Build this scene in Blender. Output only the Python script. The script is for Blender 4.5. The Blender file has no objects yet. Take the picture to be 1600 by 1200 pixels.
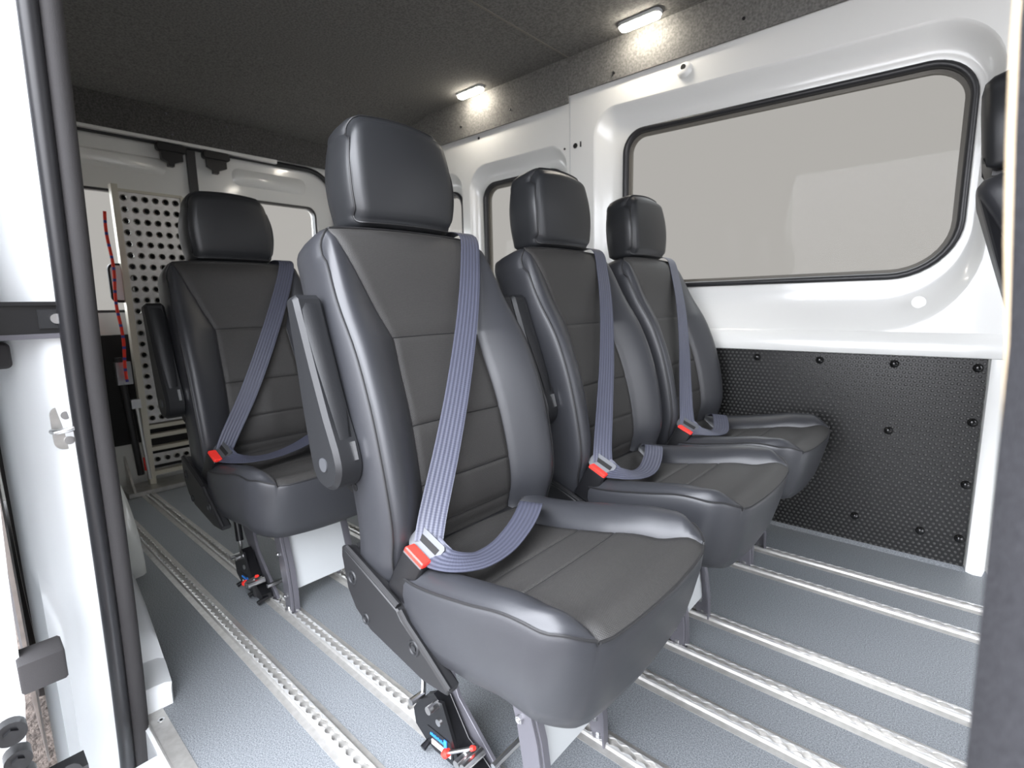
import bpy, math, random
from mathutils import Vector, Matrix
from mathutils.geometry import tessellate_polygon
random.seed(7)
PI = math.pi
sc = bpy.context.scene
C = sc.collection

# ------------------------------------------------------------------ camera
H = 0.82
R = [(0.74807412, -0.08797761, 0.65775759), (0.66331382, 0.12899714, -0.73713941), (-0.01999708, 0.98773462, 0.15485619)]
cd = bpy.data.cameras.new('camera'); cam = bpy.data.objects.new('camera', cd); C.objects.link(cam)
cam.matrix_world = Matrix(((*R[0], 0), (*R[1], 0), (*R[2], H), (0, 0, 0, 1)))
cd.sensor_width = 36.0; cd.lens = 18.0; cd.clip_start = 0.02
cd.dof.use_dof = True; cd.dof.focus_distance = 1.0; cd.dof.aperture_fstop = 5.0
sc.camera = cam
# ------------------------------------------------------------------ view
sc.view_settings.view_transform = 'Standard'; sc.view_settings.look = 'None'
sc.view_settings.gamma = 1.0; sc.view_settings.use_curve_mapping = False
sc.view_settings.exposure = 0.0
# ------------------------------------------------------------------ world: plain grey surroundings, a bright sky on the open door's side
world = bpy.data.worlds.new('daylight'); sc.world = world; world.use_nodes = True
nt = world.node_tree; nt.nodes.clear()
def wn(t, **k):
    n = nt.nodes.new(t)
    for a, b in k.items(): setattr(n, a, b)
    return n
wo = wn('ShaderNodeOutputWorld'); bg = wn('ShaderNodeBackground'); tc = wn('ShaderNodeTexCoord'); sx = wn('ShaderNodeSeparateXYZ')
nt.links.new(tc.outputs['Generated'], sx.inputs[0])
mr = wn('ShaderNodeMapRange', interpolation_type='SMOOTHSTEP')
mr.inputs['From Min'].default_value = 0.02; mr.inputs['From Max'].default_value = -0.55
nt.links.new(sx.outputs['Y'], mr.inputs['Value'])
mz = wn('ShaderNodeMapRange', interpolation_type='SMOOTHSTEP')
mz.inputs['From Min'].default_value = 0.30; mz.inputs['From Max'].default_value = 0.8
nt.links.new(sx.outputs['Z'], mz.inputs['Value'])
mxz = wn('ShaderNodeMix', data_type='RGBA'); mxz.inputs['A'].default_value = (0.47, 0.445, 0.43, 1); mxz.inputs['B'].default_value = (4.0, 4.1, 4.3, 1)
nt.links.new(mz.outputs[0], mxz.inputs['Factor'])
me_ = wn('ShaderNodeMapRange', interpolation_type='SMOOTHSTEP'); me_.inputs['From Min'].default_value = 0.0; me_.inputs['From Max'].default_value = 0.6
nt.links.new(sx.outputs['Z'], me_.inputs['Value'])
my_ = wn('ShaderNodeMix', data_type='RGBA'); my_.inputs['A'].default_value = (7.2, 7.3, 7.7, 1); my_.inputs['B'].default_value = (17.0, 17.6, 19.0, 1)
nt.links.new(me_.outputs[0], my_.inputs['Factor'])
mx = wn('ShaderNodeMix', data_type='RGBA'); nt.links.new(my_.outputs['Result'], mx.inputs['B'])
nt.links.new(mr.outputs[0], mx.inputs['Factor']); nt.links.new(mxz.outputs['Result'], mx.inputs['A'])
nt.links.new(mx.outputs['Result'], bg.inputs['Color']); bg.inputs['Strength'].default_value = 1.0
nt.links.new(bg.outputs[0], wo.inputs[0])

# ------------------------------------------------------------------ materials
def lin(r, g, b):
    f = lambda c: (c/255/12.92) if c/255 <= .04045 else ((c/255+.055)/1.055)**2.4
    return (f(r), f(g), f(b), 1)
M = {}
def mat(name, col, rough=.5, metal=0, coat=0, noise=None, bump=None, spec=.5, emit=None, col2=None):
    """noise=(scale, detail) mixes col/col2; bump=(scale, strength, distance)"""
    m = bpy.data.materials.new(name); m.use_nodes = True; M[name] = m
    n = m.node_tree.nodes; l = m.node_tree.links; p = n['Principled BSDF']
    p.inputs['Base Color'].default_value = col; p.inputs['Roughness'].default_value = rough
    p.inputs['Metallic'].default_value = metal; p.inputs['Coat Weight'].default_value = coat
    p.inputs['Coat Roughness'].default_value = .08; p.inputs['Specular IOR Level'].default_value = spec
    t = n.new('ShaderNodeTexCoord')
    if noise:
        a = n.new('ShaderNodeTexNoise'); a.inputs['Scale'].default_value = noise[0]; a.inputs['Detail'].default_value = noise[1]
        l.new(t.outputs['Object'], a.inputs['Vector'])
        r = n.new('ShaderNodeMapRange'); r.inputs['From Min'].default_value = .35; r.inputs['From Max'].default_value = .65
        l.new(a.outputs['Fac'], r.inputs['Value'])
        x = n.new('ShaderNodeMix'); x.data_type = 'RGBA'; x.inputs['A'].default_value = col; x.inputs['B'].default_value = col2 or col
        l.new(r.outputs[0], x.inputs['Factor']); l.new(x.outputs['Result'], p.inputs['Base Color'])
    if bump:
        b = n.new('ShaderNodeTexNoise'); b.inputs['Scale'].default_value = bump[0]; b.inputs['Detail'].default_value = 3
        l.new(t.outputs['Object'], b.inputs['Vector'])
        bb = n.new('ShaderNodeBump'); bb.inputs['Strength'].default_value = bump[1]; bb.inputs['Distance'].default_value = bump[2]
        l.new(b.outputs['Fac'], bb.inputs['Height']); l.new(bb.outputs[0], p.inputs['Normal'])
    if emit:
        p.inputs['Emission Color'].default_value = emit[0]; p.inputs['Emission Strength'].default_value = emit[1]
    return m
mat('white_paint', (.775, .775, .75, 1), .22, coat=.5)
mat('body_white', (.80, .82, .83, 1), .25, coat=.5)
mat('leather', (.027, .028, .032, 1), .40, bump=(900, .25, .0006), spec=.5)
mat('headrest_leather', (.017, .018, .020, 1), .40, bump=(900, .2, .0006), spec=.5)
mat('piping', (.012, .012, .013, 1), .5)
mat('plastic', (.010, .010, .011, 1), .46, bump=(1400, .2, .0004), spec=.4)
mat('arm_plastic', (.012, .0125, .014, 1), .45, bump=(600, .3, .0005), spec=.4)
mat('gloss_black', (.006, .006, .007, 1), .33)
mat('void_black', (.004, .004, .004, 1), .8)
mat('red', (.80, .035, .025, 1), .35)
mat('steel', (.62, .62, .62, 1), .28, metal=1)
mat('grey_frame', lin(98, 97, 103), .42, metal=.35)
mat('grey_panel', lin(178, 181, 182), .5)
mat('alu', (.52, .51, .49, 1), .36, metal=.6, noise=(60, 4), col2=(.44, .43, .41, 1))
mat('alu_bright', (.80, .80, .79, 1), .25, metal=.6)
mat('ramp_alu', (.58, .57, .55, 1), .38, metal=1, noise=(40, 3), col2=(.48, .47, .45, 1))
mat('felt', (.125, .123, .115, 1), .95, noise=(130, 6), col2=(.205, .20, .188, 1), bump=(260, .7, .002), spec=.1)
mat('felt_dark', (.06, .059, .057, 1), .95, noise=(150, 6), col2=(.12, .117, .112, 1), bump=(260, .7, .002), spec=.1)
mat('pillar_felt', (.026, .026, .029, 1), .95, noise=(500, 5), col2=(.060, .060, .066, 1), bump=(700, .5, .001), spec=.1)
mat('rubber', (.018, .018, .020, 1), .38)
mat('rubber_matt', (.030, .028, .029, 1), .75, bump=(900, .6, .0008))
mat('webbing', (.060, .068, .100, 1), .5)
mat('floor_vinyl', (.095, .105, .115, 1), .52, noise=(420, 5), col2=(.25, .265, .28, 1), bump=(420, .25, .0006))
mat('panel_black', (.012, .012, .012, 1), .36)
mat('gravel', (.055, .043, .036, 1), .95, noise=(18, 8), col2=(.13, .105, .090, 1), bump=(60, 1, .01))
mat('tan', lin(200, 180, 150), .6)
mat('frit', lin(98, 94, 86), .5)
mat('tongue_grey', (.075, .078, .085, 1), .45, metal=.3)
mat('screw_black', (.006, .006, .006, 1), .16)
mat('blue', (.03, .22, .70, 1), .4)
mat('label_white', (.8, .8, .82, 1), .5)
mat('lamp_glow', (1, 1, 1, 1), .3, emit=((1, .92, .80, 1), 85))
mat('rope_red', (.75, .04, .02, 1), .8)
mat('rope_blue', (.05, .05, .25, 1), .8)
mat('milky', (.78, .80, .78, 1), .14, coat=.8)
mat('beige_frame', lin(190, 186, 172), .45, metal=.3)
mat('seam', lin(118, 114, 106), .8)
mat('dark_cloth', (.010, .010, .010, 1), .7)

def fabric(name, col, col2, s):
    m = mat(name, col, .60, spec=.5); n = m.node_tree.nodes; l = m.node_tree.links; p = n['Principled BSDF']
    t = n.new('ShaderNodeTexCoord'); sp = n.new('ShaderNodeSeparateXYZ'); l.new(t.outputs['Object'], sp.inputs[0])
    def mt(op, a, b=None, c=None):
        q = n.new('ShaderNodeMath'); q.operation = op
        for i, v in enumerate((a, b, c)):
            if v is None: continue
            if isinstance(v, (int, float)): q.inputs[i].default_value = v
            else: l.new(v, q.inputs[i])
        return q.outputs[0]
    al = mt('ADD', sp.outputs['X'], mt('MULTIPLY', sp.outputs['Z'], .9))
    w = mt('MULTIPLY', mt('SINE', mt('MULTIPLY', al, s)), mt('SINE', mt('MULTIPLY', sp.outputs['Y'], s)))
    v = mt('MULTIPLY_ADD', w, .5, .5)
    nz = n.new('ShaderNodeTexNoise'); nz.inputs['Scale'].default_value = 300; l.new(t.outputs['Object'], nz.inputs['Vector'])
    v2 = mt('ADD', mt('MULTIPLY', v, .6), mt('MULTIPLY', nz.outputs['Fac'], .5))
    x = n.new('ShaderNodeMix'); x.data_type = 'RGBA'; x.inputs['A'].default_value = col; x.inputs['B'].default_value = col2
    l.new(v2, x.inputs['Factor']); l.new(x.outputs['Result'], p.inputs['Base Color'])
    b = n.new('ShaderNodeBump'); b.inputs['Strength'].default_value = .5; b.inputs['Distance'].default_value = .0008
    l.new(v, b.inputs['Height']); l.new(b.outputs[0], p.inputs['Normal'])
fabric('fabric', (.011, .0105, .010, 1), (.046, .044, .042, 1), 2000)

def webbing_nodes():
    m = M['webbing']; n = m.node_tree.nodes; l = m.node_tree.links; p = n['Principled BSDF']
    uv = n.new('ShaderNodeUVMap'); uv.uv_map = 'UVMap'; sp = n.new('ShaderNodeSeparateXYZ'); l.new(uv.outputs[0], sp.inputs[0])
    a = n.new('ShaderNodeMath'); a.operation = 'MULTIPLY'; a.inputs[1].default_value = 2*PI*6; l.new(sp.outputs[0], a.inputs[0])
    s = n.new('ShaderNodeMath'); s.operation = 'SINE'; l.new(a.outputs[0], s.inputs[0])
    a2 = n.new('ShaderNodeMath'); a2.operation = 'MULTIPLY'; a2.inputs[1].default_value = 1500; l.new(sp.outputs[1], a2.inputs[0])
    s2 = n.new('ShaderNodeMath'); s2.operation = 'SINE'; l.new(a2.outputs[0], s2.inputs[0])
    ad = n.new('ShaderNodeMath'); ad.operation = 'MULTIPLY_ADD'; ad.inputs[1].default_value = .25; l.new(s2.outputs[0], ad.inputs[0]); l.new(s.outputs[0], ad.inputs[2])
    b = n.new('ShaderNodeBump'); b.inputs['Strength'].default_value = .5; b.inputs['Distance'].default_value = .0006
    l.new(ad.outputs[0], b.inputs['Height']); l.new(b.outputs[0], p.inputs['Normal'])
    r = n.new('ShaderNodeMapRange'); r.inputs['From Min'].default_value = -1; r.inputs['From Max'].default_value = 1; l.new(s.outputs[0], r.inputs['Value'])
    x = n.new('ShaderNodeMix'); x.data_type = 'RGBA'; x.inputs['A'].default_value = (.040, .043, .064, 1); x.inputs['B'].default_value = (.066, .070, .100, 1)
    l.new(r.outputs[0], x.inputs['Factor']); l.new(x.outputs['Result'], p.inputs['Base Color'])
webbing_nodes()

def dimple_nodes():
    m = M['panel_black']; n = m.node_tree.nodes; l = m.node_tree.links; p = n['Principled BSDF']
    t = n.new('ShaderNodeTexCoord'); outs = []
    k = 2*PI/.0125
    for dx, dz in ((0, 1), (.866, .5), (.866, -.5)):
        d = n.new('ShaderNodeVectorMath'); d.operation = 'DOT_PRODUCT'; d.inputs[1].default_value = (dx*k, 0, dz*k)
        l.new(t.outputs['Object'], d.inputs[0])
        c = n.new('ShaderNodeMath'); c.operation = 'COSINE'; l.new(d.outputs['Value'], c.inputs[0]); outs.append(c.outputs[0])
    a = n.new('ShaderNodeMath'); a.operation = 'ADD'; l.new(outs[0], a.inputs[0]); l.new(outs[1], a.inputs[1])
    b = n.new('ShaderNodeMath'); b.operation = 'ADD'; l.new(a.outputs[0], b.inputs[0]); l.new(outs[2], b.inputs[1])
    r = n.new('ShaderNodeMapRange'); r.interpolation_type = 'SMOOTHSTEP'; r.inputs['From Min'].default_value = .2; r.inputs['From Max'].default_value = 2.0
    l.new(b.outputs[0], r.inputs['Value'])
    bp = n.new('ShaderNodeBump'); bp.inputs['Strength'].default_value = 1; bp.inputs['Distance'].default_value = .002
    l.new(r.outputs[0], bp.inputs['Height']); l.new(bp.outputs[0], p.inputs['Normal'])
    x = n.new('ShaderNodeMix'); x.data_type = 'RGBA'; x.inputs['A'].default_value = (.008, .008, .008, 1); x.inputs['B'].default_value = (.062, .061, .059, 1)
    l.new(r.outputs[0], x.inputs['Factor']); l.new(x.outputs['Result'], p.inputs['Base Color'])
dimple_nodes()

def glass_mat():
    m = bpy.data.materials.new('glass'); m.use_nodes = True; M['glass'] = m
    n = m.node_tree.nodes; l = m.node_tree.links; n.clear()
    o = n.new('ShaderNodeOutputMaterial'); tr = n.new('ShaderNodeBsdfTransparent'); gl = n.new('ShaderNodeBsdfGlossy'); gl.inputs['Roughness'].default_value = .02
    tr.inputs[0].default_value = (.97, .98, .97, 1)
    mxx = n.new('ShaderNodeMixShader'); mxx.inputs[0].default_value = .004
    l.new(tr.outputs[0], mxx.inputs[1]); l.new(gl.outputs[0], mxx.inputs[2]); l.new(mxx.outputs[0], o.inputs[0])
glass_mat()

# ------------------------------------------------------------------ mesh helper
class MB:
    def __init__(s): s.v = []; s.f = []; s.m = []; s.uv = {}
    def add(s, vs, fs, mi=0):
        b = len(s.v); s.v += [tuple(v) for v in vs]
        for f in fs: s.f.append(tuple(i+b for i in f)); s.m.append(mi)
    def box(s, x0, x1, y0, y1, z0, z1, mi=0, xf=None):
        vs = [(x, y, z) for z in (z0, z1) for y in (y0, y1) for x in (x0, x1)]
        if xf: vs = [xf @ Vector(v) for v in vs]
        s.add(vs, [(0, 2, 3, 1), (4, 5, 7, 6), (0, 1, 5, 4), (2, 6, 7, 3), (0, 4, 6, 2), (1, 3, 7, 5)], mi)
    def ring(s, loops, mi=0, close=True, cap0=False, cap1=False):
        n = len(loops[0]); vs = [p for L in loops for p in L]; fs = []
        for k in range(len(loops)-1):
            for i in range(n if close else n-1):
                j = (i+1) % n
                fs.append((k*n+i, k*n+j, (k+1)*n+j, (k+1)*n+i))
        if cap0: fs.append(tuple(reversed(range(n))))
        if cap1: fs.append(tuple(range((len(loops)-1)*n, len(loops)*n)))
        s.add(vs, fs, mi)
    def tube(s, pts, r, n=8, mi=0, closed=False, caps=True, flat=None):
        P = [Vector(p) for p in pts]; L = len(P); loops = []
        up = None
        for i, p in enumerate(P):
            if closed: t = P[(i+1) % L]-P[i-1]
            else: t = P[min(i+1, L-1)]-P[max(i-1, 0)]
            if t.length < 1e-9: t = Vector((0, 0, 1))
            t.normalize()
            if up is None:
                up = Vector((0, 0, 1)) if abs(t.z) < .9 else Vector((1, 0, 0))
            a = up - t*up.dot(t)
            if a.length < 1e-6: a = t.orthogonal()
            a.normalize(); up = a; b = t.cross(a)
            rr_ = r[i] if isinstance(r, (list, tuple)) else r
            loops.append([p + a*math.cos(2*PI*k/n)*rr_ + b*math.sin(2*PI*k/n)*rr_ for k in range(n)])
        if closed: loops.append(loops[0])
        s.ring(loops, mi, True, caps and not closed, caps and not closed)
    def cyl(s, p0, p1, r, n=16, mi=0, r1=None):
        s.tube([p0, p1], [r, r if r1 is None else r1], n, mi)
    def prism(s, pts, f, d0, d1, mi=0, bev=0.0):
        """pts 2D polygon (ccw), f(a,b,d)->xyz"""
        n = len(pts)
        def inset(o):
            q = []
            for i in range(n):
                a = Vector(pts[i-1]); b = Vector(pts[i]); c = Vector(pts[(i+1) % n])
                e1 = (b-a).normalized(); e2 = (c-b).normalized()
                nn = (Vector((-e1.y, e1.x))+Vector((-e2.y, e2.x)))
                if nn.length < 1e-6: nn = Vector((-e1.y, e1.x))
                nn.normalize(); q.append(b+nn*o)
            return q
        if bev:
            I = inset(bev); sg = 1 if d1 > d0 else -1
            loops = [[f(p.x, p.y, d0) for p in I], [f(p[0], p[1], d0+sg*bev) for p in pts], [f(p[0], p[1], d1-sg*bev) for p in pts], [f(p.x, p.y, d1) for p in I]]
        else:
            loops = [[f(p[0], p[1], d0) for p in pts], [f(p[0], p[1], d1) for p in pts]]
        s.ring(loops, mi, True, True, True)
    def fill(s, outer, holes, f, mi=0):
        polys = [[Vector((p[0], p[1], 0)) for p in q] for q in [outer]+holes]
        vs = [f(p.x, p.y) for q in polys for p in q]
        s.add(vs, [tuple(t) for t in tessellate_polygon(polys)], mi)
    def pieces(s, name, mats, parent=None, smooth=40):
        """one object per separate piece (bolts, screws)"""
        par = list(range(len(s.v)))
        def fd(i):
            while par[i] != i: par[i] = par[par[i]]; i = par[i]
            return i
        for f in s.f:
            for k in f[1:]: par[fd(k)] = fd(f[0])
        comp = {}
        for i in range(len(s.v)): comp.setdefault(fd(i), []).append(i)
        bbs = [[[min(s.v[i][k] for i in c)-.0015 for k in range(3)], [max(s.v[i][k] for i in c)+.0015 for k in range(3)], set(c)] for c in comp.values()]
        ch = True
        while ch:
            ch = False
            for a in range(len(bbs)):
                for b in range(a+1, len(bbs)):
                    A, B = bbs[a], bbs[b]
                    if all(A[0][k] <= B[1][k] and B[0][k] <= A[1][k] for k in range(3)):
                        bbs[a] = [[min(A[0][k], B[0][k]) for k in range(3)], [max(A[1][k], B[1][k]) for k in range(3)], A[2] | B[2]]
                        del bbs[b]; ch = True; break
                if ch: break
        out = []
        for lo, hi, c in bbs:
            m = MB(); ids = sorted(c); ix = {i: n for n, i in enumerate(ids)}
            m.v = [s.v[i] for i in ids]
            for f, mi in zip(s.f, s.m):
                if f[0] in ix: m.f.append(tuple(ix[k] for k in f)); m.m.append(mi)
            out.append(m.build(name, mats, parent, smooth))
        return out
    def build(s, name, mats, parent=None, smooth=40, recalc=True):
        me = bpy.data.meshes.new(name); me.from_pydata(s.v, [], s.f)
        if isinstance(mats, str): mats = [mats]
        for q in mats: me.materials.append(M[q])
        me.polygons.foreach_set('material_index', s.m)
        if s.uv:
            u = me.uv_layers.new(name='UVMap')
            for lp in me.loops: u.data[lp.index].uv = s.uv.get(lp.vertex_index, (0, 0))
        me.validate(); me.update()
        if recalc:
            import bmesh
            bm = bmesh.new(); bm.from_mesh(me); bmesh.ops.recalc_face_normals(bm, faces=bm.faces); bm.to_mesh(me); bm.free()
        if smooth:
            me.polygons.foreach_set('use_smooth', [True]*len(me.polygons)); me.set_sharp_from_angle(angle=math.radians(smooth))
        o = bpy.data.objects.new(name, me); C.objects.link(o)
        if parent: o.parent = parent
        return o
def empty(name, loc, label, cat, group=None):
    o = bpy.data.objects.new(name, None); C.objects.link(o); o.location = loc; o.empty_display_size = .05
    return tag(o, label, cat, group)
def tag(o, label=None, cat=None, group=None, kind=None):
    if label: o['label'] = label
    if cat: o['category'] = cat
    if group: o['group'] = group
    if kind: o['kind'] = kind
    return o
def struct(o, label, cat='part of the van'):
    o['kind'] = 'structure'; o['label'] = label; o['category'] = cat; return o
def interp(tab, x):
    if x <= tab[0][0]: return tab[0][1]
    for (a, b), (c, d) in zip(tab, tab[1:]):
        if x <= c: return b+(d-b)*(x-a)/(c-a)
    return tab[-1][1]
def sinterp(tab, x):
    """smooth (Catmull-Rom) interpolation"""
    xs = [t[0] for t in tab]; ys = [t[1] for t in tab]
    if x <= xs[0]: return ys[0]
    if x >= xs[-1]: return ys[-1]
    i = max(k for k in range(len(xs)-1) if xs[k] <= x)
    h = xs[i+1]-xs[i]; t = (x-xs[i])/h
    def sl(k):
        if k == 0: return (ys[1]-ys[0])/(xs[1]-xs[0])
        if k == len(xs)-1: return (ys[-1]-ys[-2])/(xs[-1]-xs[-2])
        return (ys[k+1]-ys[k-1])/(xs[k+1]-xs[k-1])
    m0 = sl(i)*h; m1 = sl(i+1)*h
    return (2*t**3-3*t**2+1)*ys[i]+(t**3-2*t**2+t)*m0+(-2*t**3+3*t**2)*ys[i+1]+(t**3-t**2)*m1
def rr(x0, x1, z0, z1, rad, n=8):
    """rounded rect, radii (bl, br, tr, tl), ccw"""
    if isinstance(rad, (int, float)): rad = (rad,)*4
    out = []
    for (cx, cz, r, a0) in ((x0+rad[0], z0+rad[0], rad[0], PI), (x1-rad[1], z0+rad[1], rad[1], 1.5*PI), (x1-rad[2], z1-rad[2], rad[2], 0), (x0+rad[3], z1-rad[3], rad[3], .5*PI)):
        for k in range(n+1):
            a = a0+k/n*PI/2; out.append((cx+r*math.cos(a), cz+r*math.sin(a)))
    return out
def ss(a, b, x):
    t = max(0, min(1, (x-a)/(b-a))); return t*t*(3-2*t)

# ------------------------------------------------------------------ pillow (upholstery) builder
def pillow(F, hw, trows, ucols, hfun, front, prof, mi_fn, ins_rim=None):
    """returns MB, rim path. grid (a,h,d) -> F"""
    mb = MB(); nt_ = len(trows); grid = []
    for t in trows:
        us = ucols(t)
        grid.append([(u*hw(t), hfun(t, u), front(u, t)) for u in us])
    nu = len(grid[0])
    vs = [F(*p) for row in grid for p in row]; b0 = 0
    mb.v = [tuple(v) for v in vs]
    for j in range(nt_-1):
        for i in range(nu-1):
            mb.f.append((j*nu+i, j*nu+i+1, (j+1)*nu+i+1, (j+1)*nu+i)); mb.m.append(mi_fn(i, j))
    rim = [(0, i) for i in range(nu)]+[(j, nu-1) for j in range(1, nt_)]+[(nt_-1, i) for i in range(nu-2, -1, -1)]+[(j, 0) for j in range(nt_-2, 0, -1)]
    pts = [grid[j][i] for j, i in rim]; n = len(pts)
    nor = []
    for k in range(n):
        e = Vector((pts[(k+1) % n][0]-pts[k-1][0], pts[(k+1) % n][1]-pts[k-1][1]))
        if e.length < 1e-9: e = Vector((1, 0))
        e.normalize(); nor.append(Vector((e.y, -e.x)))
    for _ in range(2): nor = [((nor[k-1]+nor[k]*2+nor[(k+1) % n]).normalized()) for k in range(n)]
    prev = [j*nu+i for j, i in rim]
    for (o, dd, kk) in prof:
        base = len(mb.v)
        for k in range(n):
            a, h, d = pts[k]; mb.v.append(tuple(F(a+nor[k].x*o, h+nor[k].y*o, d*kk-dd)))
        cur = list(range(base, base+n))
        for k in range(n):
            k2 = (k+1) % n
            mb.f.append((prev[k2], prev[k], cur[k], cur[k2])); mb.m.append(0)
        prev = cur
    mb.f.append(tuple(reversed(prev))); mb.m.append(0)
    rimpath = [F(pts[k][0]+nor[k].x*.0015, pts[k][1]+nor[k].y*.0015, pts[k][2]-.001) for k in range(n)]
    return mb, rimpath, grid
def cols(ub, ns, ni, dlt):
    """column positions -1..1 with crisp boundary at +-ub"""
    side = [-1, -.992, -.975, -.95]
    lo = -.95; hi = -(ub+dlt)
    if hi < lo: hi = lo
    side += [lo+(hi-lo)*k/ns for k in range(1, ns+1)]
    side += [-ub]
    inn = [-(ub-dlt)+2*(ub-dlt)*k/ni for k in range(ni+1)]
    return side+inn+[-x for x in reversed(side)]
NSIDE = 7; NIN = 16
def iboundary(nu):
    a = 3+NSIDE+1   # index of -ub column
    return a, nu-1-a

# ---- the seat -----------------------------------------------------
XF = [(.355, -.055), (.41, -.050), (.465, -.038), (.525, -.042), (.602, -.057), (.677, -.079), (.754, -.113), (.831, -.163), (.90, -.200), (.96, -.232)]
TILT = math.radians(17); NX, NZ = math.cos(TILT), math.sin(TILT)
BH0, BH1 = .352, .965
def F_back(a, h, d):
    z = BH0+h; x = sinterp(XF, z); return Vector((x+d*NX, a, z+d*NZ))
def back_mesh(arm=True):
    hw = lambda t: sinterp([(0, .190), (.1, .203), (.3, .209), (.55, .209), (.75, .205), (.9, .199), (1, .192)], t)
    Hh = BH1-BH0
    ub = lambda t: interp([(0, .58), (.35, .54), (.69, .50), (.95, .85), (1, .90)], t)
    def hfun(t, u):
        r = .15; au = abs(u); q = max(0, (au-(1-r))/r); top = Hh-.008*au*au-.042*(1-math.sqrt(max(0, 1-q*q)))
        rb = .15; qb = max(0, (au-(1-rb))/rb); bot = .008*(1-math.sqrt(max(0, 1-qb*qb)))
        return bot+(top-bot)*t
    seams = [.15, .28, .45, .695]
    trows = [k/34 for k in range(35)]
    for s_ in seams:
        trows = [t for t in trows if abs(t-s_) > .012]+[s_-.008, s_, s_+.008]
    trows = sorted(trows+[.004, .012, .988, .996])
    def front(u, t):
        au = abs(u); b = ub(t); w = ss(.0, .08, t)*ss(0, .05, 1-t)
        Rc = .052*ss(0, .10, t)*(1-ss(.58, .96, t))
        if au > b:
            q = (au-b)/(1-b); d = -Rc*(1-q)**1.15+.009*math.sin(PI*q)*ss(0, .15, t)*(1-ss(.7, .98, t)*.8)
        else:
            d = -Rc-.004*(1-(au/b)**2)*ss(.1, .3, t)*(1-ss(.8, 1, t))
        d += .012*math.exp(-((t-.30)/.16)**2)*max(0, 1-au/b if au < b else 0)
        d -= .011*(ss(.9, 1, au)**2)
        d -= .010*(ss(.95, 1, t)**2) + .012*ss(.06, 0, t)
        if abs(au-b) < 1e-4: d -= .0035
        if au < b-1e-4:
            for s_ in seams:
                if abs(t-s_) < 1e-6: d -= .003
        return d
    back_mesh.trows = trows
    uc = lambda t: cols(ub(t), NSIDE, NIN, .012)
    nu = len(uc(0)); ia, ib = iboundary(nu)
    prof = [(.002, .003, 1), (.004, .010, 1), (.006, .022, .6), (.007, .045, .2), (.006, .085, 0), (.003, .110, 0), (-.006, .122, 0), (-.02, .128, 0)]
    return pillow(F_back, hw, trows, uc, hfun, front, prof, lambda i, j: 1 if ia <= i < ib else 0)
CL0, CL1 = -.075, .316
def F_cush(a, h, d):
    x = CL0+h; fr = max(0, h/(CL1-CL0))
    zr = sinterp([(-.1, .400), (.0, .405), (.12, .425), (.19, .438), (.24, .437), (.28, .428), (.31, .414), (.4, .40)], x)
    if d < 0: x += .24*d*fr**2 + .0; zr += 0
    # underside rises towards the back
    if d < -.06: zr += .035*(1-fr)
    return Vector((x, a*(1-.0*fr), zr+d))
def cush_mesh():
    L = CL1-CL0
    hw = lambda t: sinterp([(0, .195), (.25, .208), (.6, .213), (.9, .211), (1, .209)], t)
    ub = lambda t: interp([(0, .62), (.5, .64), (.8, .70), (1, .78)], t)
    def hfun(t, u):
        au = abs(u); r = .34; q = max(0, (au-(1-r))/r)
        top = L-.022*au*au-.060*(1-math.sqrt(max(0, 1-q*q)))
        return top*t+.014*(1-u*u)*math.sin(PI*t)
    seams = [.36, .56]
    trows = [k/28 for k in range(29)]
    for s_ in seams: trows = [t for t in trows if abs(t-s_) > .014]+[s_-.010, s_, s_+.010]
    trows = sorted(trows+[.996, .988, .004])
    def front(u, t):
        au = abs(u); b = ub(t); Rc = .027*ss(1.0, .78, t)*ss(0, .08, t)
        if au > b:
            q = (au-b)/(1-b); d = -Rc*(1-q)**1.2+.018*math.sin(PI*q**.9)*ss(1.0, .90, t)
        else: d = -Rc-.003+.006*(1-(au/b)**2)+.004*ss(.7, .9, t)*ss(1.0, .93, t)
        d -= .006*ss(.93, 1, au)
        if abs(au-b) < 1e-4: d -= .0035
        if au < b-1e-4:
            for s_ in seams:
                if abs(t-s_) < 1e-6: d -= .003
        return d
    cush_mesh.trows = trows
    uc = lambda t: cols(ub(t), NSIDE, NIN, .012)
    nu = len(uc(0)); ia, ib = iboundary(nu)
    prof = [(.002, .003, 1), (.004, .010, 1), (.006, .03, .5), (.006, .08, 0), (.004, .120, 0), (-.003, .146, 0), (-.016, .160, 0), (-.045, .166, 0)]
    return pillow(F_cush, hw, trows, uc, hfun, front, prof, lambda i, j: 1 if ia <= i < ib else 0)
def F_head(a, h, d):
    z = .975+h; return Vector((-.232-.10*h+d*.98, a, z+d*.16))
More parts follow.
